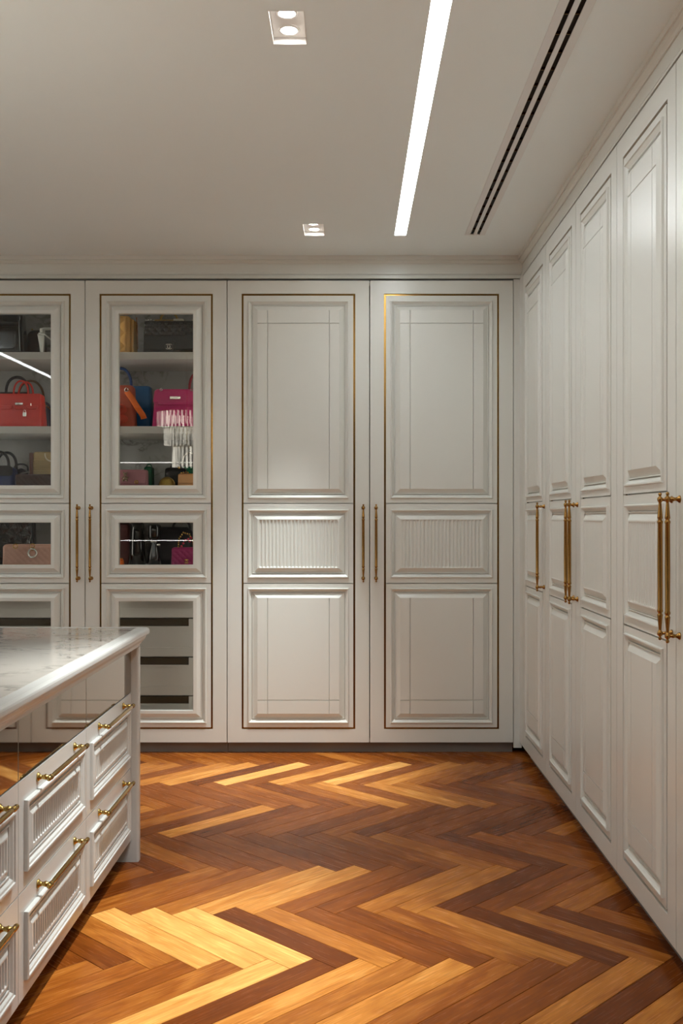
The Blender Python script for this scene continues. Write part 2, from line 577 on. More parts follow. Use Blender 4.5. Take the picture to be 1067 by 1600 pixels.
add_uv(me, ruv)
ca_ = me.color_attributes.new('tone', 'FLOAT_COLOR', 'POINT')
for i, t in enumerate(rt):
    ca_.data[i].color = (t, t, t, 1)
o = link('plank_field', me, wood_far, floor)
o['kind'] = 'stuff'

# crown mouldings, with a mitre in the corner
CROWN = [(-0.05, ZT), (0.010, ZT), (0.010, 2.779), (0.004, 2.779), (0.004, 2.774), (-0.006, 2.768), (-0.012, 2.762), (-0.012, 2.758), (-0.018, 2.758),
         (-0.018, 2.712), (-0.014, 2.709), (-0.014, 2.702), (-0.021, 2.698), (-0.021, 2.688), (-0.003, 2.684), (-0.003, 2.675), (-0.05, 2.675)]
m = MB()
m.loft([[(XL, DY-q, z) for q, z in CROWN], [(DX-q, DY-q, z) for q, z in CROWN]], True, True)
struct(link('trim_1', m, paint), 'painted crown moulding above the back wardrobes')
m = MB()
m.loft([[(DX-q, DY-q, z) for q, z in CROWN], [(DX-q, YF, z) for q, z in CROWN]], True, True)
struct(link('trim_2', m, paint), 'painted crown moulding above the right wardrobes')
# corner fillers
m = MB()
m.box(0.9195, DX+0.012, DY+0.004, DY+0.03, 0.03, 2.670)
m.box(DX, DX+0.03, 5.6605, DY+0.004, ZD0, 2.670)
struct(link('trim_3', m, paint), 'narrow painted corner filler between the wardrobes')
# blind fascia running on past the last built doors
m = MB(); m.box(XL, -2.300, DY+0.002, DY+0.02, ZD0, 2.668); m.box(XL, -2.300, DY+0.045, DY+0.06, 0.0, ZD0)
struct(link('trim_4', m, paint))
m = MB(); m.box(DX+0.002, DX+0.02, YF, 2.330, ZD0, 2.668); m.box(DX+0.045, DX+0.06, YF, 2.33, 0.0, ZD0)
struct(link('trim_5', m, paint))

# ------------------------------------------------------------------ ceiling fittings
def strip_light(name, s, label):
    e = empty(name, ((s[0]+s[1])/2, (s[2]+s[3])/2, ZT))
    w, l = (s[1]-s[0])/2, (s[3]-s[2])/2
    m = MB()
    m.box(-w, -w+0.002, -l, l, 0.0, 0.05); m.box(w-0.002, w, -l, l, 0.0, 0.05)
    m.box(-w, w, -l, -l+0.002, 0, 0.05); m.box(-w, w, l-0.002, l, 0, 0.05); m.box(-w, w, -l, l, 0.05, 0.055)
    link('housing', m, lamp_white, e)
    link('diffuser', MB().box(-w+0.002, w-0.002, -l+0.002, l-0.002, 0.002, 0.008), strip_m, e)
    return tag(e, label, 'light', 'linear ceiling lights')


strip_light('linear_light', STRIP, 'long glowing white linear light recessed in the ceiling')
strip_light('linear_light', STRIP2, 'linear ceiling light mirrored as a slanting bright line in the left glass door')


def downlight(y, label):
    e = empty('twin_downlight', (DOWN_X, y, ZT))
    m = MB(); w, l, dp = DHX, DHY, 0.020
    m.box(-w, -w+0.002, -l, l, -0.001, dp); m.box(w-0.002, w, -l, l, -0.001, dp)
    m.box(-w+0.002, w-0.002, -l, -l+0.002, -0.001, dp); m.box(-w+0.002, w-0.002, l-0.002, l, -0.001, dp)
    m.box(-w, w, -l, l, dp, dp+0.004)
    link('housing', m, lamp_white, e)
    for s in (-1, 1):
        yy = s*0.0525
        lm = link('lamp', MB().lathe([(0.024, dp-0.0004), (0.024, dp-0.003), (0.012, dp-0.0036)], (0, yy, 0), n=24), lamp_m, e)
        rm_ = MB()
        rm_.loft([[(r*math.cos(2*PI*k/28), yy+r*math.sin(2*PI*k/28), z) for k in range(28)] for r, z in ((0.034, dp), (0.034, dp-0.003), (0.026, dp-0.004), (0.0245, dp-0.001))], smooth=True)
        link('lamp_ring', rm_, lamp_white, lm)
        ld = bpy.data.lights.new('spot', 'SPOT')
        ld.energy = SPOT_W
        ld.color = (0.95, 1.0, 1.0)
        ld.spot_size = R(47)
        ld.spot_blend = 1.0
        ld.shadow_soft_size = 0.02
        lo = bpy.data.objects.new('spot', ld)
        COL.objects.link(lo)
        lo.parent = e
        lo.location = (0, yy, -0.006)
        lo.rotation_euler = (0, R(6.5), 0)
    tag(e, label, 'light', 'twin recessed downlights')


downlight(DOWN_Y[0], 'small square recessed twin downlight near the back wardrobes')
downlight(DOWN_Y[1], 'larger looking recessed twin downlight at the top of the picture')
downlight(DOWN_Y[2], 'added unseen twin downlight overhead, nearest to the viewer and out of the picture')  # unseen fixture, added because the room needs its light
downlight(DOWN_Y[3], 'added unseen twin downlight behind the viewer by the lit shelves')  # also unseen, row continued for the lighting

e = tag(empty('slot_diffuser', ((VENT[0]+VENT[1])/2, (VENT[2]+VENT[3])/2, ZT)), 'long double slot air vent with black slots in the ceiling', 'air vent')
w, l = (VENT[1]-VENT[0])/2, (VENT[3]-VENT[2])/2
fm = MB()
for a, b in ((-w-0.020, -w+0.008), (-0.0085, 0.0085), (w-0.008, w+0.020)):
    fm.box(a, b, -l-0.01, l+0.012, -0.0025, 0.0005)
fm.box(-w-0.020, w+0.020, l, l+0.012, -0.0026, 0.0005)
fm.box(-w-0.020, w+0.020, -l-0.012, -l, -0.0026, 0.0005)
link('frame', fm, rim_m, e)
link('slot_back', MB().box(-w, w, -l, l, 0.012, 0.016), dark_m, e)
yy = -l+0.1
bl = MB().box(-w+0.008, w-0.008, 0, 0.002, 0.002, 0.012).mesh('deflector')
while yy < l:
    link('deflector', bl, brass, e, (0, yy, 0))
    yy += 0.125

# ------------------------------------------------------------------ door building blocks
PROF = [(0, 0), (0.0005, 0.005), (0.0025, 0.0085), (0.0065, 0.0085), (0.0085, 0.004), (0.0215, -0.006), (0.0222, -0.011), (0.0242, -0.011),
        (0.0245, -0.001), (0.0278, -0.001), (0.0282, -0.008), (0.0545, 0.008)]
PROF_DR = [(0, 0), (0.0005, 0.009), (0.003, 0.0115), (0.008, 0.0115), (0.010, 0.008), (0.016, 0.007), (0.024, 0.0), (0.0265, -0.001),
           (0.027, 0.003), (0.031, 0.003), (0.0315, -0.002), (0.050, 0.006)]


def rect(x0, x1, z0, z1, d, h):
    return [(x0+d, -h, z0+d), (x1-d, -h, z0+d), (x1-d, -h, z1-d), (x0+d, -h, z1-d)]


def rings_panel(m, x0, x1, z0, z1, prof):
    m.loft([rect(x0, x1, z0, z1, d, h) for d, h in prof])
    d, h = prof[-1]
    return x0+d, x1-d, z0+d, z1-d, h


def grid(m, xs, zs, fn):
    i0 = len(m.v)
    for z in zs:
        for x in xs:
            m.v.append((x, -fn(x, z), z))
    n = len(xs)
    for j in range(len(zs)-1):
        for i in range(n-1):
            a = i0+j*n+i
            m.f.append((a, a+1, a+1+n, a+n))


def grooved_field(m, x0, x1, z0, z1, h, gx, gz):
    w_, dp = 0.0022, 0.0065
    xs_ = sorted([x0, x1] + [g+k for g in gx for k in (-w_, 0, w_)])
    zs_ = sorted([z0, z1] + [g+k for g in gz for k in (-w_, 0, w_)])

    def fn(x, z):
        if any(abs(x-g) < 1e-6 for g in gx) or any(abs(z-g) < 1e-6 for g in gz):
            return h-dp
        return h
    grid(m, xs_, zs_, fn)


def fluted_field(m, x0, x1, z0, z1, h, pitch=0.0205, dp=0.0075):
    mg = 0.007
    n = max(1, int(round((x1-x0-2*mg)/pitch)))
    p = (x1-x0-2*mg)/n
    xs_ = [x0]
    for k in range(n):
        b = x0+mg+k*p
        for t in (0.10, 0.101, 0.24, 0.40, 0.60, 0.76, 0.899, 0.90):
            xs_.append(b+t*p)
    xs_.append(x1)
    e_ = 0.009
    zs_ = [z0, z0+0.004] + [z0+0.004+e_*t for t in (0.02, 0.3, 0.6, 1.0)] + [z1-0.004-e_*t for t in (1.0, 0.6, 0.3, 0.02)] + [z1-0.004, z1]

    def fn(x, z):
        t = ((x-x0-mg)/p) % 1.0
        if x <= x0+mg or x >= x1-mg or not (0.1005 <= t <= 0.8995):
            return h
        s = (t-0.1)/0.8
        arc = math.sqrt(max(0, 1-(2*s-1)**2))
        q = min(z-(z0+0.004), (z1-0.004)-z)
        if q <= 0:
            return h
        ef = math.sqrt(max(0, 1-(1-min(1, q/e_))**2))
        return h-dp*arc*ef
    grid(m, xs_, zs_, fn)


S_TOP, S1, S2, S_BOT = 2.577, 1.4075, 0.957, 0.1463
PANELS = [(1.4345, 2.548), (0.9876, 1.373), (0.1696, 0.930)]
INL = 0.081      # inlay inset
INW = 0.011
_cache = {}


def door_meshes(w, glass, gro):
    key = (round(w, 4), glass)
    if key in _cache:
        return _cache[key]
    g = 0.0024
    x0, x1 = g, w-g
    T = 0.024
    ix0, ix1 = INL, w-INL            # outer edges of inlay
    jx0, jx1 = INL+INW, w-INL-INW
    zi0, zi1 = S_BOT-INW, S_TOP+INW
    m = MB()
    # outer frame
    m.box(x0, ix0, 0, T, ZD0, ZD1); m.box(ix1, x1, 0, T, ZD0, ZD1)
    m.box(ix0, ix1, 0, T, ZD0, zi0); m.box(ix0, ix1, 0, T, zi1, ZD1)
    # channel floor
    m.box(ix0, jx0, 0.014, T, zi0, zi1); m.box(jx1, ix1, 0.014, T, zi0, zi1)
    m.box(jx0, jx1, 0.014, T, zi0, S_BOT); m.box(jx0, jx1, 0.014, T, S_TOP, zi1)
    px0, px1 = jx0+0.025, jx1-0.025
    secs = [(S1+0.0026, S_TOP), (S2+0.0026, S1-0.0026), (S_BOT, S2-0.0026)]
    for (s0, s1), (p0, p1) in zip(secs, PANELS):
        m.box(jx0, px0, 0, T, s0, s1); m.box(px1, jx1, 0, T, s0, s1)
        m.box(px0, px1, 0, T, s0, p0); m.box(px0, px1, 0, T, p1, s1)
    for s in (S1, S2):
        m.box(jx0, jx1, 0.019, T, s-0.0026, s+0.0026)
    if not glass:
        m.box(px0, px1, 0.016, T-0.001, PANELS[2][0], PANELS[0][1])
    out = {'door': m.mesh('door')}
    # inlay
    q = MB()
    q.box(ix0, jx0, 0.009, 0.0135, zi0, zi1); q.box(jx1, ix1, 0.009, 0.0135, zi0, zi1)
    q.box(jx0, jx1, 0.009, 0.0135, zi0, S_BOT); q.box(jx0, jx1, 0.009, 0.0135, S_TOP, zi1)
    out['inlay'] = q.mesh('brass_inlay')
    names = ['upper_panel', 'middle_panel', 'lower_panel']
    for k, (p0, p1) in enumerate(PANELS):
        q = MB()
        a, b, c_, d, h = rings_panel(q, px0, px1, p0, p1, PROF)
        if glass:
            fr = 0.0195
            q.loft([rect(px0, px1, p0, p1, 0.0545, h), rect(px0, px1, p0, p1, 0.0545+fr-0.002, h), rect(px0, px1, p0, p1, 0.0545+fr, h-0.002), rect(px0, px1, p0, p1, 0.0545+fr, -T)])
            gl = MB().box(a+fr-0.004, b-fr+0.004, 0.008, 0.012, c_+fr-0.004, d-fr+0.004)
            out['pane%d' % k] = gl.mesh('glass_pane')
        elif k == 1:
            fluted_field(q, a, b, c_, d, h)
        elif k == 0:
            grooved_field(q, a, b, c_, d, h, (a+gro, b-gro), (d-0.073,))
        else:
            grooved_field(q, a, b, c_, d, h, (a+gro, b-gro), (c_+0.076,))
        out[names[k]] = q.mesh(names[k] if (k != 1 or glass) else 'fluted_panel')
    _cache[key] = out
    return out


def pull_mesh(L=0.438, so=0.036):
    """turned brass bar pull, vertical, centred at z=0; door face at y=0"""
    m = MB()
    h = L/2
    prof = [(0.001, -h), (0.0045, -h+0.002), (0.0055, -h+0.006), (0.0035, -h+0.0105), (0.0035, -h+0.012), (0.0078, -h+0.016), (0.0085, -h+0.021), (0.0070, -h+0.026),
            (0.0042, -h+0.030), (0.0045, -h+0.034), (0.0075, -h+0.070), (0.0082, -h+0.076), (0.0060, -h+0.079), (0.0060, -h+0.082), (0.0085, -h+0.085), (0.0085, -h+0.089), (0.0072, -h+0.093)]
    prof = prof + [(0.0078, 0)] + [(r, -t) for r, t in reversed(prof)]
    m.lathe(prof, (0, -so, 0), 'z', 14)
    for s in (-1, 1):
        zc = s*(h-0.021)
        m.lathe([(0.011, 0.0), (0.011, -0.003), (0.0065, -0.008), (0.0048, -0.014), (0.0062, -0.018), (0.0062, -0.021), (0.0045, -0.024), (0.0045, -so)], (0, 0, zc), 'y', 12)
    return m.mesh('handle')


PULL = pull_mesh()


def add_door(parent, x, w, glass, handle_side, gro=0.056):
    d = door_meshes(w, glass, gro)
    o = link('door', d['door'], paint, parent, (x, 0, 0))
    link('brass_inlay', d['inlay'], inlay_m, o)['label'] = 'thin polished brass inlay line'
    for k, nm in enumerate(('upper_panel', 'middle_panel', 'lower_panel')):
        pn = nm if (k != 1 or glass) else 'fluted_panel'
        link(pn, d[nm], paint, o)
        if glass:
            link('glass_pane', d['pane%d' % k], glass_m, o)['label'] = 'clear glass pane'
    hx = 0.036 if handle_side < 0 else w-0.036
    link('handle', PULL, brass, o, (hx, 0, 1.184))['label'] = 'turned aged brass bar handle'
    return o


def carcass_closed(parent, x0, x1, depth, split=None):
    m = MB()
    y0 = 0.0265
    m.box(x0+0.001, x0+0.018, y0, depth, ZD0, ZD1-0.006); m.box(x1-0.018, x1-0.001, y0, depth, ZD0, ZD1-0.006)
    m.box(x0+0.018, x1-0.018, y0, depth, ZD0, ZD0+0.02); m.box(x0+0.018, x1-0.018, y0, depth, ZD1-0.024, ZD1-0.006)
    m.box(x0+0.018, x1-0.018, depth-0.01, depth, ZD0+0.02, ZD1-0.024)
    link('carcass', m, paint_int, parent)
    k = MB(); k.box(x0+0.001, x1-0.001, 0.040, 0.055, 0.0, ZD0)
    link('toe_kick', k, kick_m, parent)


# ------------------------------------------------------------------ back wardrobes
BX = [-2.297, -1.494, -0.694, 0.108, 0.918]
w1 = tag(empty('panelled_wardrobe', (BX[2], DY, 0)), 'panelled grey double wardrobe on the back wall beside the glass one', 'wardrobe')
add_door(w1, 0, BX[3]-BX[2], False, +1)
add_door(w1, BX[3]-BX[2], BX[4]-BX[3], False, -1)
carcass_closed(w1, 0, BX[4]-BX[2], 0.56)

gw = tag(empty('display_wardrobe', (BX[0], DY, 0)), 'glass-fronted double display wardrobe full of handbags', 'wardrobe')
gl_w = BX[2]-BX[0]
gmid = BX[1]-BX[0]
add_door(gw, 0, gmid, True, +1)
add_door(gw, gmid, gl_w-gmid, True, -1)
m = MB()
m.box(0.001, 0.018, 0.0265, 0.56, ZD0, ZD1-0.006); m.box(gl_w-0.018, gl_w-0.001, 0.0265, 0.56, ZD0, ZD1-0.006)
m.box(gmid-0.009, gmid+0.009, 0.0265, 0.55, ZD0+0.02, ZD1-0.024)
m.box(0.018, gl_w-0.018, 0.0265, 0.56, ZD0, ZD0+0.02); m.box(0.018, gl_w-0.018, 0.0265, 0.56, ZD1-0.024, ZD1-0.006)
link('carcass', m, paint_int, gw)
link('back_panel', MB().box(0.018, gl_w-0.018, 0.55, 0.56, ZD0+0.02, ZD1-0.024), marble_back, gw)
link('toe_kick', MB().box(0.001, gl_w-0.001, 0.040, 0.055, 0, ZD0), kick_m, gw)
SH = [2.270, 1.8475, 1.469, 1.045]
for z in SH:
    for a, b in ((0.019, gmid-0.010), (gmid+0.010, gl_w-0.019)):
        link('shelf', MB().bbox(a, b, 0.064, 0.549, z-0.041, z, 0.0015), paint_int, gw)
# unseen vertical light profiles added behind the door stiles to brighten the interior
for a in (0.019, gmid-0.021, gmid+0.010, gl_w-0.030):
    link('led_profile', MB().box(a, a+0.011, 0.034, 0.046, 0.10, ZD1-0.05), hidden_fill_led, gw)
DRZ = [0.084, 0.306, 0.528, 0.750, 0.972]
for side in (0, 1):
    a, b = ((0.022, gmid-0.012), (gmid+0.012, gl_w-0.022))[side]
    n0, n1 = (0.14, gmid-0.05) if side == 0 else (gmid+0.05, px(295, 5.86)-BX[0])
    for k in range(4):
        z0, z1 = DRZ[k]+0.005, DRZ[k+1]-0.002
        m = MB(); yf = 0.092; t = 0.018
        zn = z1-0.043
        m.box(a, b, yf, yf+t, z0, z0+0.052)                 # lower rail
        m.box(a, b, yf+0.007, yf+t, z0+0.052, z0+0.162)     # sunk field
        m.box(a, b, yf, yf+t, z0+0.1625, zn)                # lip under the pull
        m.box(a, n0, yf, yf+t, zn, z1); m.box(n1, b, yf, yf+t, zn, z1)
        o = link('inner_drawer', m, paint_int, gw)
        link('finger_pull', MB().box(n0-0.005, n1+0.005, yf+t, yf+t+0.006, zn-0.01, z1-0.002), drw_brown, o)['label'] = 'dark bronze finger slot'

# ------------------------------------------------------------------ right wardrobes (front faces -x, local x runs towards the camera)
RY = [5.658, 4.993, 4.328, 3.663, 2.998, 2.333]
rot = R(-90)
w = tag(empty('tall_wardrobe', (DX, RY[0], 0), rot), 'narrow single-door wardrobe at the corner of the right wall', 'wardrobe', 'right wall wardrobes')
add_door(w, 0, RY[0]-RY[1], False, +1, 0.04); carcass_closed(w, 0, RY[0]-RY[1], 0.56)
w = tag(empty('tall_wardrobe', (DX, RY[1], 0), rot), 'double-door wardrobe in the middle of the right wall', 'wardrobe', 'right wall wardrobes')
add_door(w, 0, RY[1]-RY[2], False, +1, 0.04); add_door(w, RY[1]-RY[2], RY[2]-RY[3], False, -1, 0.04); carcass_closed(w, 0, RY[1]-RY[3], 0.56)
w = tag(empty('tall_wardrobe', (DX, RY[3], 0), rot), 'nearest double-door wardrobe on the right, cut by the picture edge', 'wardrobe', 'right wall wardrobes')
add_door(w, 0, RY[3]-RY[4], False, +1, 0.04); add_door(w, RY[3]-RY[4], RY[4]-RY[5], False, -1, 0.04); carcass_closed(w, 0, RY[3]-RY[5], 0.56)

# ------------------------------------------------------------------ island
IX = -0.845            # plane of the drawer fronts
IY = [3.945, 3.275, 2.605, 1.935]
IXB = -2.05
isl = tag(empty('island_cabinet', (IX, IY[3], 0), R(90)), 'white island with fluted drawers and bronze mirror band', 'cabinet')
# local: x -> +Y (0 at near end), y -> -X, front y=0
LN = IY[0]-IY[3]
IDEP = IX-IXB
m = MB()
m.box(0.0, LN, 0.022, IDEP, 0.085, 0.828)
link('carcass', m, white_paint, isl)
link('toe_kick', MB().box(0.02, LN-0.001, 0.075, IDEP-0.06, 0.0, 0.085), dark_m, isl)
ep = MB()
# end panel: rounded vertical corners
x0_, x1_, y0_, y1_ = LN+0.003, LN+0.043, -0.028, IDEP+0.01


def rrect(x0, x1, y0, y1, r, z, n=4):
    pts = []
    for cx_, cy_, a0 in ((x1-r, y0+r, -90), (x1-r, y1-r, 0), (x0+r, y1-r, 90), (x0+r, y0+r, 180)):
        for k in range(n+1):
            t = R(a0+90*k/n)
            pts.append((cx_+r*math.cos(t), cy_+r*math.sin(t), z))
    return pts


ep.loft([rrect(x0_, x1_, y0_, y1_, 0.008, z) for z in (0.0, 0.828)], True, True)
link('end_panel', ep, white_paint, isl)
ep = MB(); ep.loft([rrect(-0.043, -0.003, y0_, y1_, 0.008, z) for z in (0.0, 0.828)], True, True)
link('end_panel', ep, white_paint, isl)
DP = 0.67
mir = MB().bbox(0.0015, DP-0.0015, 0.0, 0.018, 0.657, 0.826, 0.0015).mesh('mirror_panel')


def drawer_mesh(h):
    m = MB(); g = 0.0016; T = 0.02
    a, b = 0.046, DP-0.046
    c_, d = 0.046, h-0.058
    m.box(g, a, 0, T, g, h-g); m.box(b, DP-g, 0, T, g, h-g); m.box(a, b, 0, T, g, c_); m.box(a, b, 0, T, d, h-g)
    m.box(a, b, 0.012, T-0.001, c_, d)
    q = MB()
    A, B, C_, D_, hh = rings_panel(q, a, b, c_, d, PROF_DR)
    fluted_field(q, A, B, C_, D_, hh, 0.0205, 0.008)
    return m.mesh('drawer'), q.mesh('fluted_panel')


def bar_mesh(L=0.41, so=0.036):
    m = MB(); h = L/2
    m.lathe([(0.002, -h), (0.0065, -h+0.002), (0.0072, -h+0.008), (0.005, -h+0.012), (0.0078, -h+0.018), (0.0078, -h+0.026), (0.005, -h+0.030), (0.0055, -h+0.034), (0.0068, -h+0.060),
             (0.0068, h-0.060), (0.0055, h-0.034), (0.005, h-0.030), (0.0078, h-0.026), (0.0078, h-0.018), (0.005, h-0.012), (0.0072, h-0.008), (0.0065, h-0.002), (0.002, h)], (0, -so, 0), 'x', 14)
    for s in (-1, 1):
        xc = s*(h-0.022)
        m.lathe([(0.013, 0.0), (0.013, -0.003), (0.0075, -0.007), (0.0055, -0.013), (0.0065, -0.017), (0.0085, -0.022), (0.006, -0.026), (0.005, -so)], (xc, 0, 0), 'y', 12)
    return m.mesh('handle')


BAR = bar_mesh()
rows = ((0.366, 0.655), (0.085, 0.366))
dm = [drawer_mesh(r1-r0) for r0, r1 in rows]
for kcol in range(3):
    xloc = LN-DP*(kcol+1)
    link('mirror_panel', mir, mirror_m, isl, (xloc, 0, 0))['label'] = 'smoky bronze mirror drawer front'
    for (r0, r1), (a_, b_) in zip(rows, dm):
        o = link('drawer', a_, white_paint, isl, (xloc, 0, r0))
        link('fluted_panel', b_, white_paint, o)
        link('handle', BAR, brass_l, o, (DP/2+0.01, 0, (r1-r0)-0.027))['label'] = 'polished brass bar handle'

# marble worktop with a painted moulding under it
CX1, CX0 = -0.785, -2.107
CY1, CY0 = 4.022, 1.86
top = tag(empty('island_worktop', ((CX0+CX1)/2, (CY0+CY1)/2, 0.83)), 'polished white marble worktop with grey veins on the island', 'worktop')
hx, hy = (CX1-CX0)/2, (CY1-CY0)/2


def wr(d, z, r=0.022):
    return rrect(-hx+d, hx-d, -hy+d, hy-d, max(r-d*0.5, 0.004), z-0.83, 5)


m = MB()
m.loft([wr(0.0455, 0.868), wr(0.0455, 0.8992), wr(0.0462, 0.9)], True, True)
link('marble_slab', m, marble_top, top)
m = MB()
m.loft([wr(0.045, 0.868), wr(0.011, 0.868), wr(0.011, 0.8735), wr(0.003, 0.875), wr(0.0005, 0.878), wr(0.0, 0.882), wr(0.0, 0.890), wr(0.0018, 0.895), wr(0.006, 0.8982), wr(0.012, 0.8997), wr(0.0435, 0.8999), wr(0.0445, 0.8985), wr(0.045, 0.8985), wr(0.045, 0.868)])
link('rounded_edge', m, white_paint, top)['label'] = 'smooth white rounded border of the worktop'
m = MB()
m.loft([wr(0.055, 0.829), wr(0.034, 0.829), wr(0.034, 0.8375), wr(0.030, 0.8385), wr(0.0295, 0.842), wr(0.026, 0.8475), wr(0.019, 0.8535), wr(0.0145, 0.860), wr(0.0125, 0.868)], True, True)
link('edge_moulding', m, white_paint, top)

# ------------------------------------------------------------------ chandelier over the island (shows mirrored in the glass doors)
CHX, CHY = -1.446, 2.50
ch = tag(empty('tube_chandelier', (CHX, CHY, 1.76)), 'three-tier glass tube chandelier mirrored in the right glass door', 'chandelier')
fr = MB()
fr.lathe([(0.06, ZT-1.76), (0.06, ZT-1.785), (0.012, ZT-1.80), (0.006, ZT-1.82), (0.006, 0.10)], n=14)
for r_, z_ in ((0.252, 0.495), (0.192, 0.35), (0.122, 0.19)):
    fr.tube([(r_*math.cos(2*PI*k/40), r_*math.sin(2*PI*k/40), z_) for k in range(40)], 0.006, 6, closed=True)
    for k in range(4):
        fr.tube([(0, 0, z_), (r_*math.cos(PI*k/2), r_*math.sin(PI*k/2), z_)], 0.004, 6)
link('frame', fr, brass_l, ch)
for r_, z_, h_, n_ in ((0.252, 0.490, 0.115, 44), (0.192, 0.345, 0.140, 34), (0.122, 0.185, 0.175, 22)):
    tb = MB()
    for k in range(n_):
        a = 2*PI*k/n_
        tb.lathe([(0.009, z_), (0.009, z_-h_)], (r_*math.cos(a), r_*math.sin(a), 0), n=6)
    t_ = link('tube_tier', tb, tube_glow, ch)
    t_['kind'] = 'stuff'

# lit open shelves on the wall behind the camera (their light lines mirror in the panes)
sh = tag(empty('open_shelving', (-2.35, YF+0.005, 0)), 'lit open shelves whose light lines mirror in the glass doors', 'shelving')
m = MB()
m.box(-1.30, -1.28, 0, 0.35, 0.06, 2.62); m.box(1.28, 1.30, 0, 0.35, 0.06, 2.62)
m.box(-1.28, 1.28, 0, 0.01, 0.06, 2.62); m.box(-1.28, 1.28, 0.01, 0.35, 2.60, 2.62); m.box(-1.30, 1.30, 0, 0.35, 0.0, 0.06)
link('carcass', m, dark_wall, sh)
for z_ in (0.55, 1.03, 1.52, 2.05):
    s_ = link('shelf', MB().bbox(-1.28, 1.28, 0.01, 0.35, z_, z_+0.03, 0.001), dark_wall, sh)
    if z_ in (1.03, 2.05):
        link('led_profile', MB().box(-1.25, 1.25, 0.335, 0.352, z_-0.010, z_-0.001), led_m, s_)

# ------------------------------------------------------------------ handbags and a shoe in the display wardrobe
def leather(name, rgb, rough=0.42, patent=False, metal=0.0):
    return mat('leather_'+name, srgb(*rgb), rough=0.12 if patent else rough, coat=0.6 if patent else 0.0, metal=metal, spec=0.5 if patent else 0.28, noise=0.10, nscale=25, bump=0.0 if patent else 0.25, bscale=260)


def rr(w, d, r, z, cx=0, cy=0, n=4):
    return [(x+cx, y+cy, zz) for x, y, zz in rrect(-w/2, w/2, -d/2, d/2, r, z, n)]


def soft_body(w0, d0, w1, d1, h, r=0.02, bulge=0.0, top_r=0.012):
    """soft-edged bag body, bottom w0 x d0, top w1 x d1"""
    rings = []
    def at(t):
        b = 1+bulge*math.sin(PI*t)
        return (w0+(w1-w0)*t), (d0+(d1-d0)*t)*b
    k = 0.010
    for z, ins in ((0.0, k), (0.003, 0.004), (k, 0.0)):
        w_, d_ = at(z/h); rings.append(rr(w_-2*ins, max(d_-2*ins, 0.01), min(r, d_*0.40), z))
    for i in range(1, 6):
        t = i/6.0; w_, d_ = at(t); rings.append(rr(w_, d_, min(r, d_*0.40), h*t))
    for z, ins in ((h-top_r, 0.0), (h-top_r*0.4, top_r*0.35), (h, top_r)):
        w_, d_ = at(z/h); rings.append(rr(max(w_-2*ins, 0.01), max(d_-2*ins, 0.004), min(r, max(d_-2*ins, 0.004)*0.40), z))
    return MB().loft(rings, True, True, smooth=True)


def arch(w, h, z0, y=0.0, r=0.006, flat=None, n=16, lean=0.0, x=0.0):
    pts = [(x-w/2, y, z0-0.01)]
    for k in range(n+1):
        a = PI-PI*k/n
        q = math.sin(a)
        pts.append((x+w/2*math.cos(a), y+lean*q, z0+h*(q**0.75 if q > 0 else 0)))
    pts.append((x+w/2, y, z0-0.01))
    return MB().tube(pts, r, 8, flat=flat)


def slab(w, h, t, r=0.006, taper=0.0):
    """thin upright plate in the xz plane, front at y=-t/2, base z=0; taper narrows the base"""
    def rg(a, y):
        pts = []
        for cx_, cz_, a0 in ((w/2-r, h-r, 0), (-w/2+r, h-r, 90), (-w/2+r+taper, r, 180), (w/2-r-taper, r, 270)):
            for k in range(4):
                q = R(a0+30*k)
                pts.append((cx_+(r-a)*math.cos(q), y, cz_+(r-a)*math.sin(q)))
        return pts
    e_ = min(t*0.3, 0.002)
    return MB().loft([rg(e_, t/2), rg(0, t/2-e_), rg(0, -t/2+e_), rg(e_, -t/2)], True, True)


def quilt(w, h, p=0.034, amp=0.005, nx=48, nz=30, z0=0.0, stripe=False, roll=0.02):
    """padded diamond quilting as real relief, closed at the back; rolls back along its top edge"""
    m = MB()
    xs_ = [-w/2+w*i/nx for i in range(nx+1)]
    zs_ = [z0+h*j/nz for j in range(nz+1)]
    def fn(x, z):
        u_ = (x+z)/p; v_ = (x-z)/p
        q = abs(math.sin(PI*u_)) if stripe else abs(math.sin(PI*u_)*math.sin(PI*v_))
        ed = min(1, (x+w/2)/0.006, (w/2-x)/0.006, (z-z0)/0.006)
        bk = 0.0
        dz = z0+h-z
        if dz < roll:
            bk = roll*(1-math.sqrt(max(0, 1-((roll-dz)/roll)**2)))
        return (amp*q**0.5+0.003)*ed-bk
    grid(m, xs_, zs_, fn)
    m.smooth.update(range(len(m.f)))
    k = len(m.v)
    return m


def ring(cx_, cy_, cz_, r, t, n=20, axis='y'):
    pts = []
    for k in range(n):
        a = 2*PI*k/n
        pts.append((cx_+r*math.cos(a), cy_, cz_+r*math.sin(a)) if axis == 'y' else (cx_, cy_+r*math.cos(a), cz_+r*math.sin(a)))
    return MB().tube(pts, t, 6, closed=True)


def emblem(s, y, z, x=0.0):
    """two interlocked open rings, back to back"""
    m = MB()
    for sg in (-1, 1):
        pts = []
        for k in range(19):
            a = R(42+276*k/18)
            if sg > 0:
                a = PI-a
            pts.append((x-sg*0.24*s+0.5*s*math.cos(a), y, z+0.5*s*math.sin(a)))
        m.tube(pts, s*0.10, 6, flat=s*0.06)
    return m


def chain(pts, r=0.004, n=None):
    m = MB()
    P = [Vector(p) for p in pts]
    for i in range(len(P)-1):
        L_ = (P[i+1]-P[i]).length
        k = max(1, int(L_/(r*2.1)))
        for j in range(k):
            c_ = P[i].lerp(P[i+1], j/k)
            m.sphere(c_, r, 6)
    return m


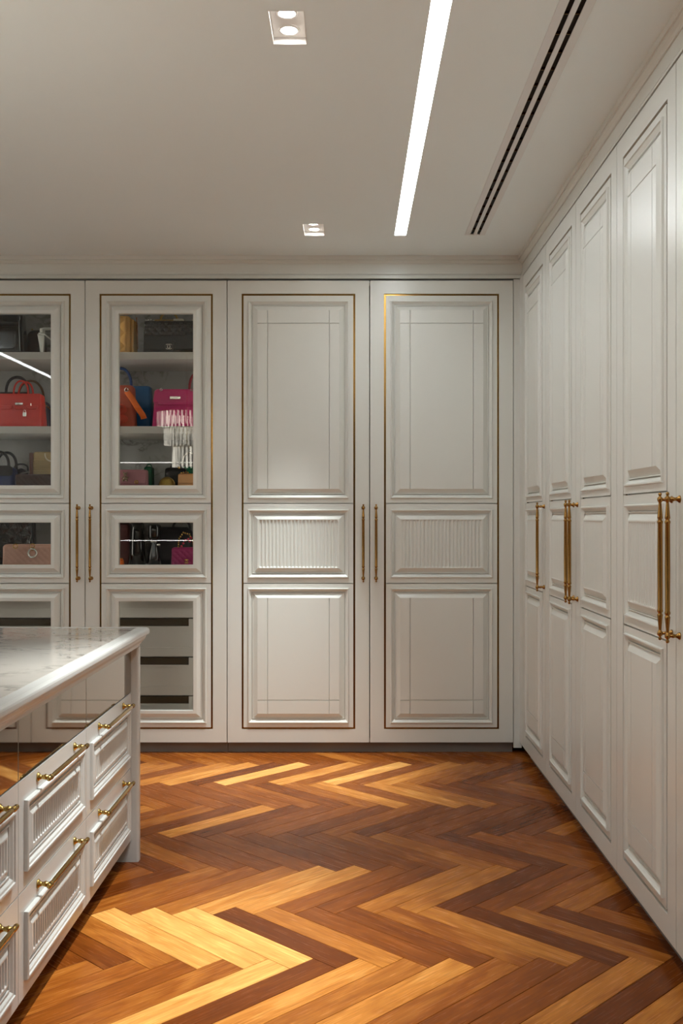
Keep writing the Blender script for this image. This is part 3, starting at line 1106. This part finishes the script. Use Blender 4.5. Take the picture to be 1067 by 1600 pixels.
class Bag:
    def __init__(s, name, u, Y, z, label, cat='handbag', rot=0.0, group='handbags in the display wardrobe'):
        s.e = tag(empty(name, (px(u, Y), Y, z+0.0006), R(rot)), label, cat, group)

    def part(s, name, m, material, loc=(0, 0, 0), rotz=0.0, rx=0.0, parent=None):
        o = link(name, m, material, parent or s.e, loc, rotz)
        o.rotation_euler = (rx, 0, rotz)
        return o


black = leather('black', (13, 12, 12), 0.38)
blackp = leather('black_patent', (14, 13, 14), patent=True)
Z1, Z2, Z3, Z4 = SH

# --- left door, top shelf
b = Bag('handbag', -8, 6.00, Z1, 'black patent leather handbag with gold clasp behind the left pane')
b.part('body', soft_body(0.36, 0.16, 0.33, 0.12, 0.255, 0.03, 0.05), blackp)
b.part('flap', slab(0.335, 0.085, 0.012, 0.02), blackp, (0, -0.076, 0.170))
b.part('front_pocket', slab(0.26, 0.10, 0.014, 0.025), blackp, (0.02, -0.084, 0.03))
b.part('strap', slab(0.10, 0.05, 0.010, 0.018), blackp, (0.125, -0.084, 0.185))
b.part('clasp', slab(0.06, 0.016, 0.008, 0.003), gold, (0.018, -0.088, 0.168))
for q in (-0.03, 0.03):
    b.part('handle', arch(0.16, 0.07, 0.25, q, 0.008), blackp)
b = Bag('handbag', 57, 6.17, Z1, 'small dark brown rounded handbag behind the silver shoe')
b.part('body', soft_body(0.13, 0.09, 0.10, 0.06, 0.185, 0.03, 0.05, 0.03), leather('espresso', (40, 26, 23)))
b.part('stud', MB().sphere((0, 0, 0), 0.005, 8), gold, (-0.02, -0.02, 0.186))
# silver shoe
b = Bag('high_heel_shoe', 66, 5.93, Z1, 'silver high-heeled shoe on the top shelf of the left cabinet', 'shoe', 0, 'shoes in the display wardrobe')
silv = leather('silver', (190, 188, 180), 0.28, metal=0.7)
hl = MB(); hl.loft([rr(0.021+0.024*t**1.6, 0.021+0.016*t, 0.007, 0.118*t, -0.003*t) for t in (0, 0.15, 0.35, 0.55, 0.75, 0.9, 1.0)], True, True, smooth=True)
b.part('heel', hl, silv)
so_ = MB()
prf = [(-0.015, 0.125, 0.045), (0.02, 0.118, 0.05), (0.06, 0.085, 0.05), (0.10, 0.045, 0.06), (0.14, 0.016, 0.075), (0.18, 0.010, 0.078), (0.215, 0.010, 0.05), (0.232, 0.012, 0.02)]
so_.loft([[(x, -w_/2, z), (x, w_/2, z), (x, w_/2, z-0.009), (x, -w_/2, z-0.009)] for x, z, w_ in prf], True, True)
b.part('sole', so_, silv)
up_ = MB(); up_.loft([[(x, w_/2*math.cos(a), z+hh*math.sin(a)) for a in [PI*k/10 for k in range(11)]] for x, z, w_, hh in ((0.155, 0.011, 0.078, 0.052), (0.18, 0.010, 0.078, 0.045), (0.205, 0.010, 0.06, 0.034), (0.228, 0.011, 0.026, 0.016))], False, True, closed=False, smooth=True)
b.part('toe_cap', up_, silv)
b.part('heel_counter', MB().loft([[(-0.015+0.03*(1-math.cos(a)), 0.024*math.sin(a), z) for a in [R(-80+16*k) for k in range(11)]] for z in (0.124, 0.150)], closed=False, smooth=True), silv)
b.part('ankle_strap', MB().tube([(-0.014, 0, 0.146), (0.015, -0.024, 0.149), (0.05, -0.022, 0.150), (0.065, 0, 0.150), (0.05, 0.022, 0.150), (0.015, 0.024, 0.149)], 0.005, 6, closed=True, flat=0.0025), silv)

# --- left door, second shelf
red = leather('red', (206, 58, 48), 0.45)
b = Bag('handbag', 34, 5.95, Z2, 'bright red structured handbag with silver padlock')
b.part('body', soft_body(0.268, 0.12, 0.245, 0.085, 0.195, 0.012, 0.0, 0.010), red)
b.part('flap', slab(0.25, 0.072, 0.008, 0.008, -0.004), red, (0, -0.0505, 0.122), rx=R(-4))
for xx, ww in ((-0.075, 0.07), (0.002, 0.062), (0.077, 0.07)):
    b.part('flap_tab', slab(ww, 0.022, 0.008, 0.008, 0.004), red, (xx, -0.056, 0.103), rx=R(-4))
b.part('clasp', slab(0.046, 0.013, 0.010, 0.003), silver, (0.004, -0.062, 0.127))
b.part('turn_lock', MB().lathe([(0.006, 0), (0.006, -0.012), (0.003, -0.013)], axis='y', n=10), silver, (0.002, -0.062, 0.134))
b.part('stud', slab(0.004, 0.016, 0.008, 0.0015), silver, (0.073, -0.064, 0.121))
lk = b.part('padlock', slab(0.022, 0.024, 0.010, 0.003), silver, (0.038, -0.068, 0.060))
b.part('shackle', arch(0.013, 0.014, 0.023, 0, 0.0018), silver, parent=lk)
for q, xx in ((-0.035, 0.006), (0.03, 0.014)):
    b.part('handle', arch(0.085, 0.085, 0.185, q, 0.0055, lean=0.006, x=xx), red)
b = Bag('handbag', 20, 6.18, Z2, 'dark grey handbag with tall arched handle behind the red one')
b.part('body', soft_body(0.25, 0.10, 0.22, 0.07, 0.235, 0.03, 0.0, 0.02), leather('charcoal', (38, 36, 40)))
b.part('handle', arch(0.135, 0.10, 0.225, -0.01, 0.009, x=0.03), leather('charcoal', (38, 36, 40)))
olive = leather('olive_brown', (84, 62, 40))
b = Bag('handbag', 54, 6.07, Z2, 'dark navy handbag with brown handle and chain behind the red one')
b.part('body', soft_body(0.22, 0.09, 0.18, 0.06, 0.165, 0.03, 0.05, 0.02), leather('plum_navy', (46, 38, 54)))
b.part('handle', arch(0.155, 0.135, 0.155, 0.0, 0.007, x=-0.022), olive)
b.part('chain', chain([(0.055, -0.045, 0.165), (0.085, -0.05, 0.135), (0.112, -0.04, 0.112)], 0.0045), gold)

# --- left door, third shelf
b = Bag('handbag', 2, 6.00, Z3, 'navy blue handbag with black rolled handles')
b.part('body', soft_body(0.19, 0.12, 0.17, 0.09, 0.155, 0.03, 0.05, 0.02), leather('navy', (20, 38, 84)))
b.part('flap', slab(0.165, 0.06, 0.012, 0.02), black, (0, -0.052, 0.10))
for q, xx in ((-0.04, 0.0), (0.035, 0.02)):
    b.part('handle', arch(0.115, 0.09, 0.15, q, 0.0085, x=xx), black)
b.part('charm', chain([(0.035, -0.07, 0.185), (0.047, -0.07, 0.165)], 0.004), silver)
b = Bag('handbag', 33, 6.17, Z3, 'slouchy black soft handbag beside the navy one')
b.part('body', soft_body(0.15, 0.10, 0.07, 0.04, 0.155, 0.03, 0.1, 0.03), black)
b.part('handle', arch(0.08, 0.03, 0.15, 0, 0.006), black)
dq = leather('dark_brown_quilt', (66, 48, 42))
b = Bag('handbag', 58, 5.92, Z3, 'dark brown quilted flap handbag on the third shelf')
b.part('body', soft_body(0.235, 0.07, 0.225, 0.05, 0.108, 0.012, 0.0, 0.012), dq)
b.part('quilted_flap', quilt(0.225, 0.085, 0.032, 0.005, 56, 18, 0.0, True, 0.012), dq, (0, -0.036, 0.020))
b.part('chain', chain([(-0.09, -0.01, 0.112), (-0.05, -0.015, 0.118), (-0.03, -0.02, 0.120)], 0.004), silver)
tanw = leather('tan_woven', (168, 146, 104), 0.55)
b = Bag('handbag', 78, 6.06, Z3, 'tan textured tote with cream handles and brown side')
b.part('body', soft_body(0.175, 0.09, 0.175, 0.08, 0.245, 0.012, 0.0, 0.008), tanw)
for k in range(7):
    b.part('rib', MB().bbox(-0.086, 0.086, -0.047, -0.043, 0.118+0.012*k, 0.125+0.012*k, 0.0015), tanw)
b.part('side_panel', MB().bbox(-0.112, -0.089, -0.038, 0.036, 0.0, 0.24, 0.004), leather('chestnut', (96, 58, 46)))
b.part('handle', arch(0.07, -0.045, 0.235, -0.048, 0.004, x=0.02), leather('cream', (214, 204, 184)))

# --- left door, middle pane
b = Bag('handbag', 20, 6.10, Z4, 'large black quilted leather handbag behind the blush pink bag')
b.part('body', soft_body(0.27, 0.11, 0.26, 0.09, 0.30, 0.03, 0.05, 0.02), black)
b.part('quilted_front', quilt(0.26, 0.24, 0.085, 0.014, 56, 48, 0.0, False, 0.02), blackp, (0, -0.058, 0.045))
b.part('handle', arch(0.12, 0.08, 0.20, -0.078, 0.009), blackp)
b = Bag('handbag', -16, 5.96, Z4, 'black ribbed bucket bag at the left picture edge')
b.part('body', MB().lathe([(0.035, 0), (0.055, 0.004), (0.058, 0.06), (0.056, 0.063), (0.058, 0.066), (0.058, 0.13), (0.056, 0.133), (0.058, 0.136), (0.056, 0.20), (0.03, 0.215)], n=24), blackp)
b.part('handle', arch(0.08, 0.07, 0.20, 0, 0.005), black)
pink = leather('blush', (196, 152, 134), 0.5)
b = Bag('handbag', 48, 5.93, Z4, 'blush pink handbag with gold rings and round charm')
b.part('body', soft_body(0.30, 0.11, 0.29, 0.09, 0.128, 0.014, 0.0, 0.010), pink)
b.part('quilted_front', quilt(0.285, 0.112, 0.036, 0.003, 60, 24, 0.0, False, 0.012), pink, (0, -0.0535, 0.006))
for xx, zz, r_ in ((-0.068, 0.118, 0.012), (0.030, 0.120, 0.012)):
    b.part('ring', ring(xx, -0.064, zz, r_, 0.0028), gold)
b.part('charm', ring(0.030, -0.066, 0.078, 0.024, 0.006, 28), silver)
b.part('charm_link', ring(0.030, -0.068, 0.102, 0.008, 0.0022), gold)

# --- right door, top shelf
tan = leather('honey', (214, 166, 92), 0.45)
b = Bag('handbag', 192, 5.98, Z1, 'honey tan quilted handbag standing on edge')
b.part('body', soft_body(0.115, 0.16, 0.110, 0.15, 0.222, 0.014, 0.0, 0.012), tan)
b.part('quilted_front', quilt(0.095, 0.205, 0.075, 0.008, 30, 52, 0.0, False, 0.012), tan, (-0.008, -0.079, 0.008))
b.part('side_gusset', MB().bbox(0.058, 0.074, -0.06, 0.06, 0.0, 0.205, 0.006), tan)
b.part('chain', chain([(0.086, -0.03, 0.215), (0.092, -0.035, 0.12), (0.096, -0.035, 0.03)], 0.0048), leather('rust_chain', (150, 84, 40), metal=0.4))
b = Bag('handbag', 268, 5.96, Z1, 'black quilted flap handbag with silver interlocking ring emblem')
b.part('body', soft_body(0.315, 0.10, 0.30, 0.075, 0.196, 0.014, 0.0, 0.012), black)
b.part('flap', slab(0.30, 0.14, 0.008, 0.010, 0.0), black, (0, -0.052, 0.026))
b.part('quilted_flap', quilt(0.30, 0.095, 0.042, 0.009, 84, 32, 0.0, False, 0.040), mat('leather_black_sheen', srgb(20, 19, 19), rough=0.24, spec=0.7, noise=0.08, nscale=25), (0, -0.053, 0.103))
b.part('clasp_tab', slab(0.075, 0.062, 0.010, 0.012, 0.012), black, (-0.006, -0.060, 0.018))
b.part('emblem', emblem(0.028, -0.069, 0.041, -0.004), silver)
b.part('chain', chain([(-0.145, -0.02, 0.200), (-0.115, -0.02, 0.203), (-0.09, 0.0, 0.200)], 0.006), silver)
b.part('chain', chain([(0.125, -0.02, 0.200), (0.145, -0.02, 0.200)], 0.006), silver)
b = Bag('handbag', 264, 6.17, Z1, 'mustard yellow handbag peeping over the black quilted one')
b.part('body', soft_body(0.21, 0.10, 0.20, 0.08, 0.245, 0.02, 0.0, 0.012), leather('mustard', (172, 130, 52)))
b.part('trim_band', slab(0.06, 0.06, 0.014, 0.004), leather('cream', (214, 204, 184)), (0.065, -0.046, 0.185))
b.part('handle', arch(0.10, 0.05, 0.24, 0, 0.006), leather('mustard', (172, 130, 52)))

# --- right door, second shelf
blue = leather('petrol_blue', (24, 92, 142), 0.45)
b = Bag('handbag', 210, 6.12, Z2, 'petrol blue tote with tall looped handle')
b.part('body', soft_body(0.215, 0.12, 0.20, 0.08, 0.262, 0.012, 0.0, 0.010), blue)
b.part('handle', arch(0.125, 0.116, 0.250, -0.03, 0.0085, x=-0.075), leather('deep_blue', (30, 70, 128)))
terra = leather('terracotta', (170, 78, 56), 0.5)
b = Bag('handbag', 193, 5.93, Z2, 'terracotta slouchy handbag with hanging orange strap')
b.part('body', soft_body(0.145, 0.10, 0.13, 0.06, 0.245, 0.02, 0.08, 0.02), terra)
fold = MB()
for zc, rx_, hh in ((0.10, 0.050, 0.036), (0.045, 0.058, 0.030)):
    fold.sphere((-0.018, -0.045, zc), 1.0, 14, rx_, 0.026, hh)
b.part('gathered_front', fold, leather('coral', (196, 82, 62), 0.5))
b.part('slot', MB().sphere((-0.018, -0.066, 0.112), 1.0, 12, 0.016, 0.009, 0.015), black)
b.part('strap', MB().tube([(0.030, -0.056, 0.205), (0.060, -0.066, 0.165), (0.095, -0.072, 0.11), (0.128, -0.075, 0.062), (0.132, -0.07, 0.045)], 0.017, 8, flat=0.003), leather('orange', (226, 108, 36)))
b.part('strap_buckle', ring(0.030, -0.060, 0.212, 0.010, 0.003), silver)
b.part('turn_lock', slab(0.004, 0.020, 0.008, 0.0015), silver, (-0.028, -0.056, 0.190))
mag = leather('magenta', (196, 54, 112), 0.42)
b = Bag('handbag', 277, 5.95, Z2, 'magenta pink structured handbag with silver clasp')
b.part('body', soft_body(0.275, 0.12, 0.245, 0.075, 0.222, 0.012, 0.0, 0.008), mag)
b.part('flap', slab(0.25, 0.070, 0.008, 0.008, -0.006), mag, (0, -0.0475, 0.142), rx=R(-5))
b.part('flap_strap', slab(0.228, 0.018, 0.008, 0.006), mag, (0.012, -0.056, 0.128), rx=R(-5))
b.part('clasp', slab(0.062, 0.016, 0.010, 0.003), silver, (-0.002, -0.062, 0.160))
for q in (-0.085, 0.092):
    b.part('ring', ring(q, -0.05, 0.216, 0.007, 0.0025), silver)
b.part('handle', arch(0.12, 0.11, 0.215, 0.0, 0.008, x=0.13), leather('dark_red', (128, 22, 38)))

# --- right door, third shelf
mauve = leather('mauve', (166, 112, 118), 0.45)
b = Bag('handbag', 205, 5.93, Z3, 'mauve pink flap handbag with small silver bear charm')
b.part('body', soft_body(0.195, 0.08, 0.19, 0.06, 0.135, 0.012, 0.0, 0.010), mauve)
b.part('flap', slab(0.185, 0.075, 0.008, 0.010), mauve, (0, -0.041, 0.054))
bc = MB()
bc.sphere((0, 0, 0.020), 0.013, 10); bc.sphere((0, 0, 0.043), 0.011, 10)
for q in (-1, 1):
    bc.sphere((q*0.009, 0, 0.054), 0.005, 8); bc.sphere((q*0.014, -0.002, 0.026), 0.006, 8); bc.sphere((q*0.010, -0.006, 0.009), 0.007, 8)
b.part('bear_charm', bc, leather('pewter', (150, 132, 110), 0.3, metal=0.8), (-0.022, -0.058, 0.062))
b.part('clasp', ring(0.040, -0.050, 0.062, 0.008, 0.003), gold)
b = Bag('clutch', 261, 5.96, Z3, 'gold glitter domed evening clutch', 'clutch')
gc = MB(); gc.sphere((0, 0, 0), 1.0, 20, 0.044, 0.030, 0.048)
gb = b.part('body', gc, mat('gold_glitter', srgb(170, 140, 70), rough=0.3, metal=0.9, noise=0.6, nscale=300, bump=1.0, bscale=420), (0, 0, 0.048))
b.part('frame_rim', ring(0, 0, 0.048, 0.0445, 0.003, 24), gold)
b = Bag('handbag', 275, 6.10, Z3, 'plain black handbag behind the gold clutch')
b.part('body', soft_body(0.14, 0.09, 0.12, 0.07, 0.155, 0.014, 0.0, 0.012), black)
b.part('handle', arch(0.06, 0.03, 0.15, 0, 0.005), black)
b = Bag('handbag', 296, 6.20, Z3, 'emerald green handbag behind the caramel one')
b.part('body', soft_body(0.15, 0.07, 0.14, 0.05, 0.165, 0.012, 0.0, 0.010), leather('emerald', (12, 108, 72)))
b.part('handle', arch(0.09, 0.09, 0.16, 0, 0.006), silver)
b = Bag('handbag', 233, 6.20, Z3, 'dark green handbag behind the mauve one')
b.part('body', soft_body(0.05, 0.10, 0.05, 0.09, 0.165, 0.014, 0.0, 0.010), leather('bottle_green', (16, 82, 52)))
b.part('handle', arch(0.03, 0.02, 0.16, 0, 0.004), leather('bottle_green', (16, 82, 52)))
cara = leather('caramel', (212, 158, 106), 0.45)
b = Bag('handbag', 294, 5.94, Z3, 'caramel box handbag with gold fittings')
b.part('body', soft_body(0.115, 0.07, 0.11, 0.06, 0.112, 0.010, 0.0, 0.008), cara)
b.part('flap', slab(0.105, 0.05, 0.008, 0.010), cara, (0, -0.036, 0.056))
b.part('clasp', chain([(-0.035, -0.03, 0.115), (-0.01, -0.03, 0.120), (0.015, -0.03, 0.116)], 0.005), gold)
b.part('gold_ball', MB().sphere((-0.05, -0.02, 0.146), 0.008, 10), gold)

# --- right door, middle pane
b = Bag('handbag', 192, 6.05, Z4, 'dark burgundy handbag in the small middle pane')
b.part('body', soft_body(0.12, 0.10, 0.10, 0.08, 0.25, 0.02, 0.0, 0.014), leather('burgundy', (62, 22, 20)))
b.part('handle', arch(0.07, 0.06, 0.24, 0, 0.006), leather('burgundy', (62, 22, 20)))
b = Bag('handbag', 188, 5.92, Z4, 'small orange pouch at the lower left of the middle pane', 'pouch')
b.part('body', soft_body(0.045, 0.05, 0.035, 0.03, 0.045, 0.012, 0.0, 0.010), leather('orange', (226, 108, 36)))
b.part('zip', MB().bbox(-0.016, 0.016, -0.002, 0.002, 0.0445, 0.048, 0.0008), gold)
b = Bag('handbag', 214, 5.98, Z4, 'glossy black bucket handbag in the middle pane')
b.part('body', MB().lathe([(0.03, 0), (0.050, 0.004), (0.046, 0.10), (0.042, 0.19), (0.040, 0.245), (0.02, 0.252)], n=24), blackp)
b.part('handle', arch(0.06, 0.05, 0.245, 0, 0.005), black)
b = Bag('handbag', 241, 5.95, Z4, 'black patent top-handle bag tied at the waist')
b.part('body', MB().lathe([(0.03, 0), (0.040, 0.004), (0.036, 0.06), (0.020, 0.12), (0.016, 0.145), (0.018, 0.15), (0.036, 0.165), (0.036, 0.235), (0.030, 0.242)], n=24), blackp)
b.part('tie', MB().tube([(-0.02, -0.02, 0.142), (0.0, -0.026, 0.142), (0.02, -0.02, 0.142)], 0.004, 6), silver)
b.part('knot', MB().sphere((0.03, -0.024, 0.124), 0.010, 8, 1.3, 0.7, 0.8), silver)
b = Bag('handbag', 268, 6.17, Z4, 'charcoal grey wide handbag at the back of the middle pane')
b.part('body', soft_body(0.27, 0.10, 0.25, 0.06, 0.225, 0.03, 0.0, 0.03), leather('charcoal', (38, 36, 40)))
b.part('handle', arch(0.10, 0.05, 0.215, 0, 0.007, x=0.06), leather('charcoal', (38, 36, 40)))
fuch = leather('berry', (150, 44, 92), 0.45)
b = Bag('handbag', 287, 5.93, Z4, 'berry pink quilted mini bag with gold ring emblem')
b.part('body', soft_body(0.138, 0.06, 0.132, 0.05, 0.110, 0.010, 0.0, 0.010), fuch)
b.part('quilted_front', quilt(0.130, 0.100, 0.034, 0.004, 44, 30, 0.0, False, 0.012), fuch, (0, -0.029, 0.004))
b.part('emblem', emblem(0.020, -0.040, 0.030, 0.022), gold)
b.part('chain', chain([(-0.03, -0.01, 0.112), (-0.025, -0.012, 0.16), (0.0, -0.014, 0.195), (0.035, -0.014, 0.185), (0.055, -0.012, 0.14), (0.058, -0.01, 0.112)], 0.0055), gold)
b.part('leather_lacing', chain([(-0.01, -0.02, 0.116), (0.012, -0.022, 0.15), (0.045, -0.02, 0.165), (0.03, -0.02, 0.125)], 0.0075), leather('rose_red', (176, 44, 66)))
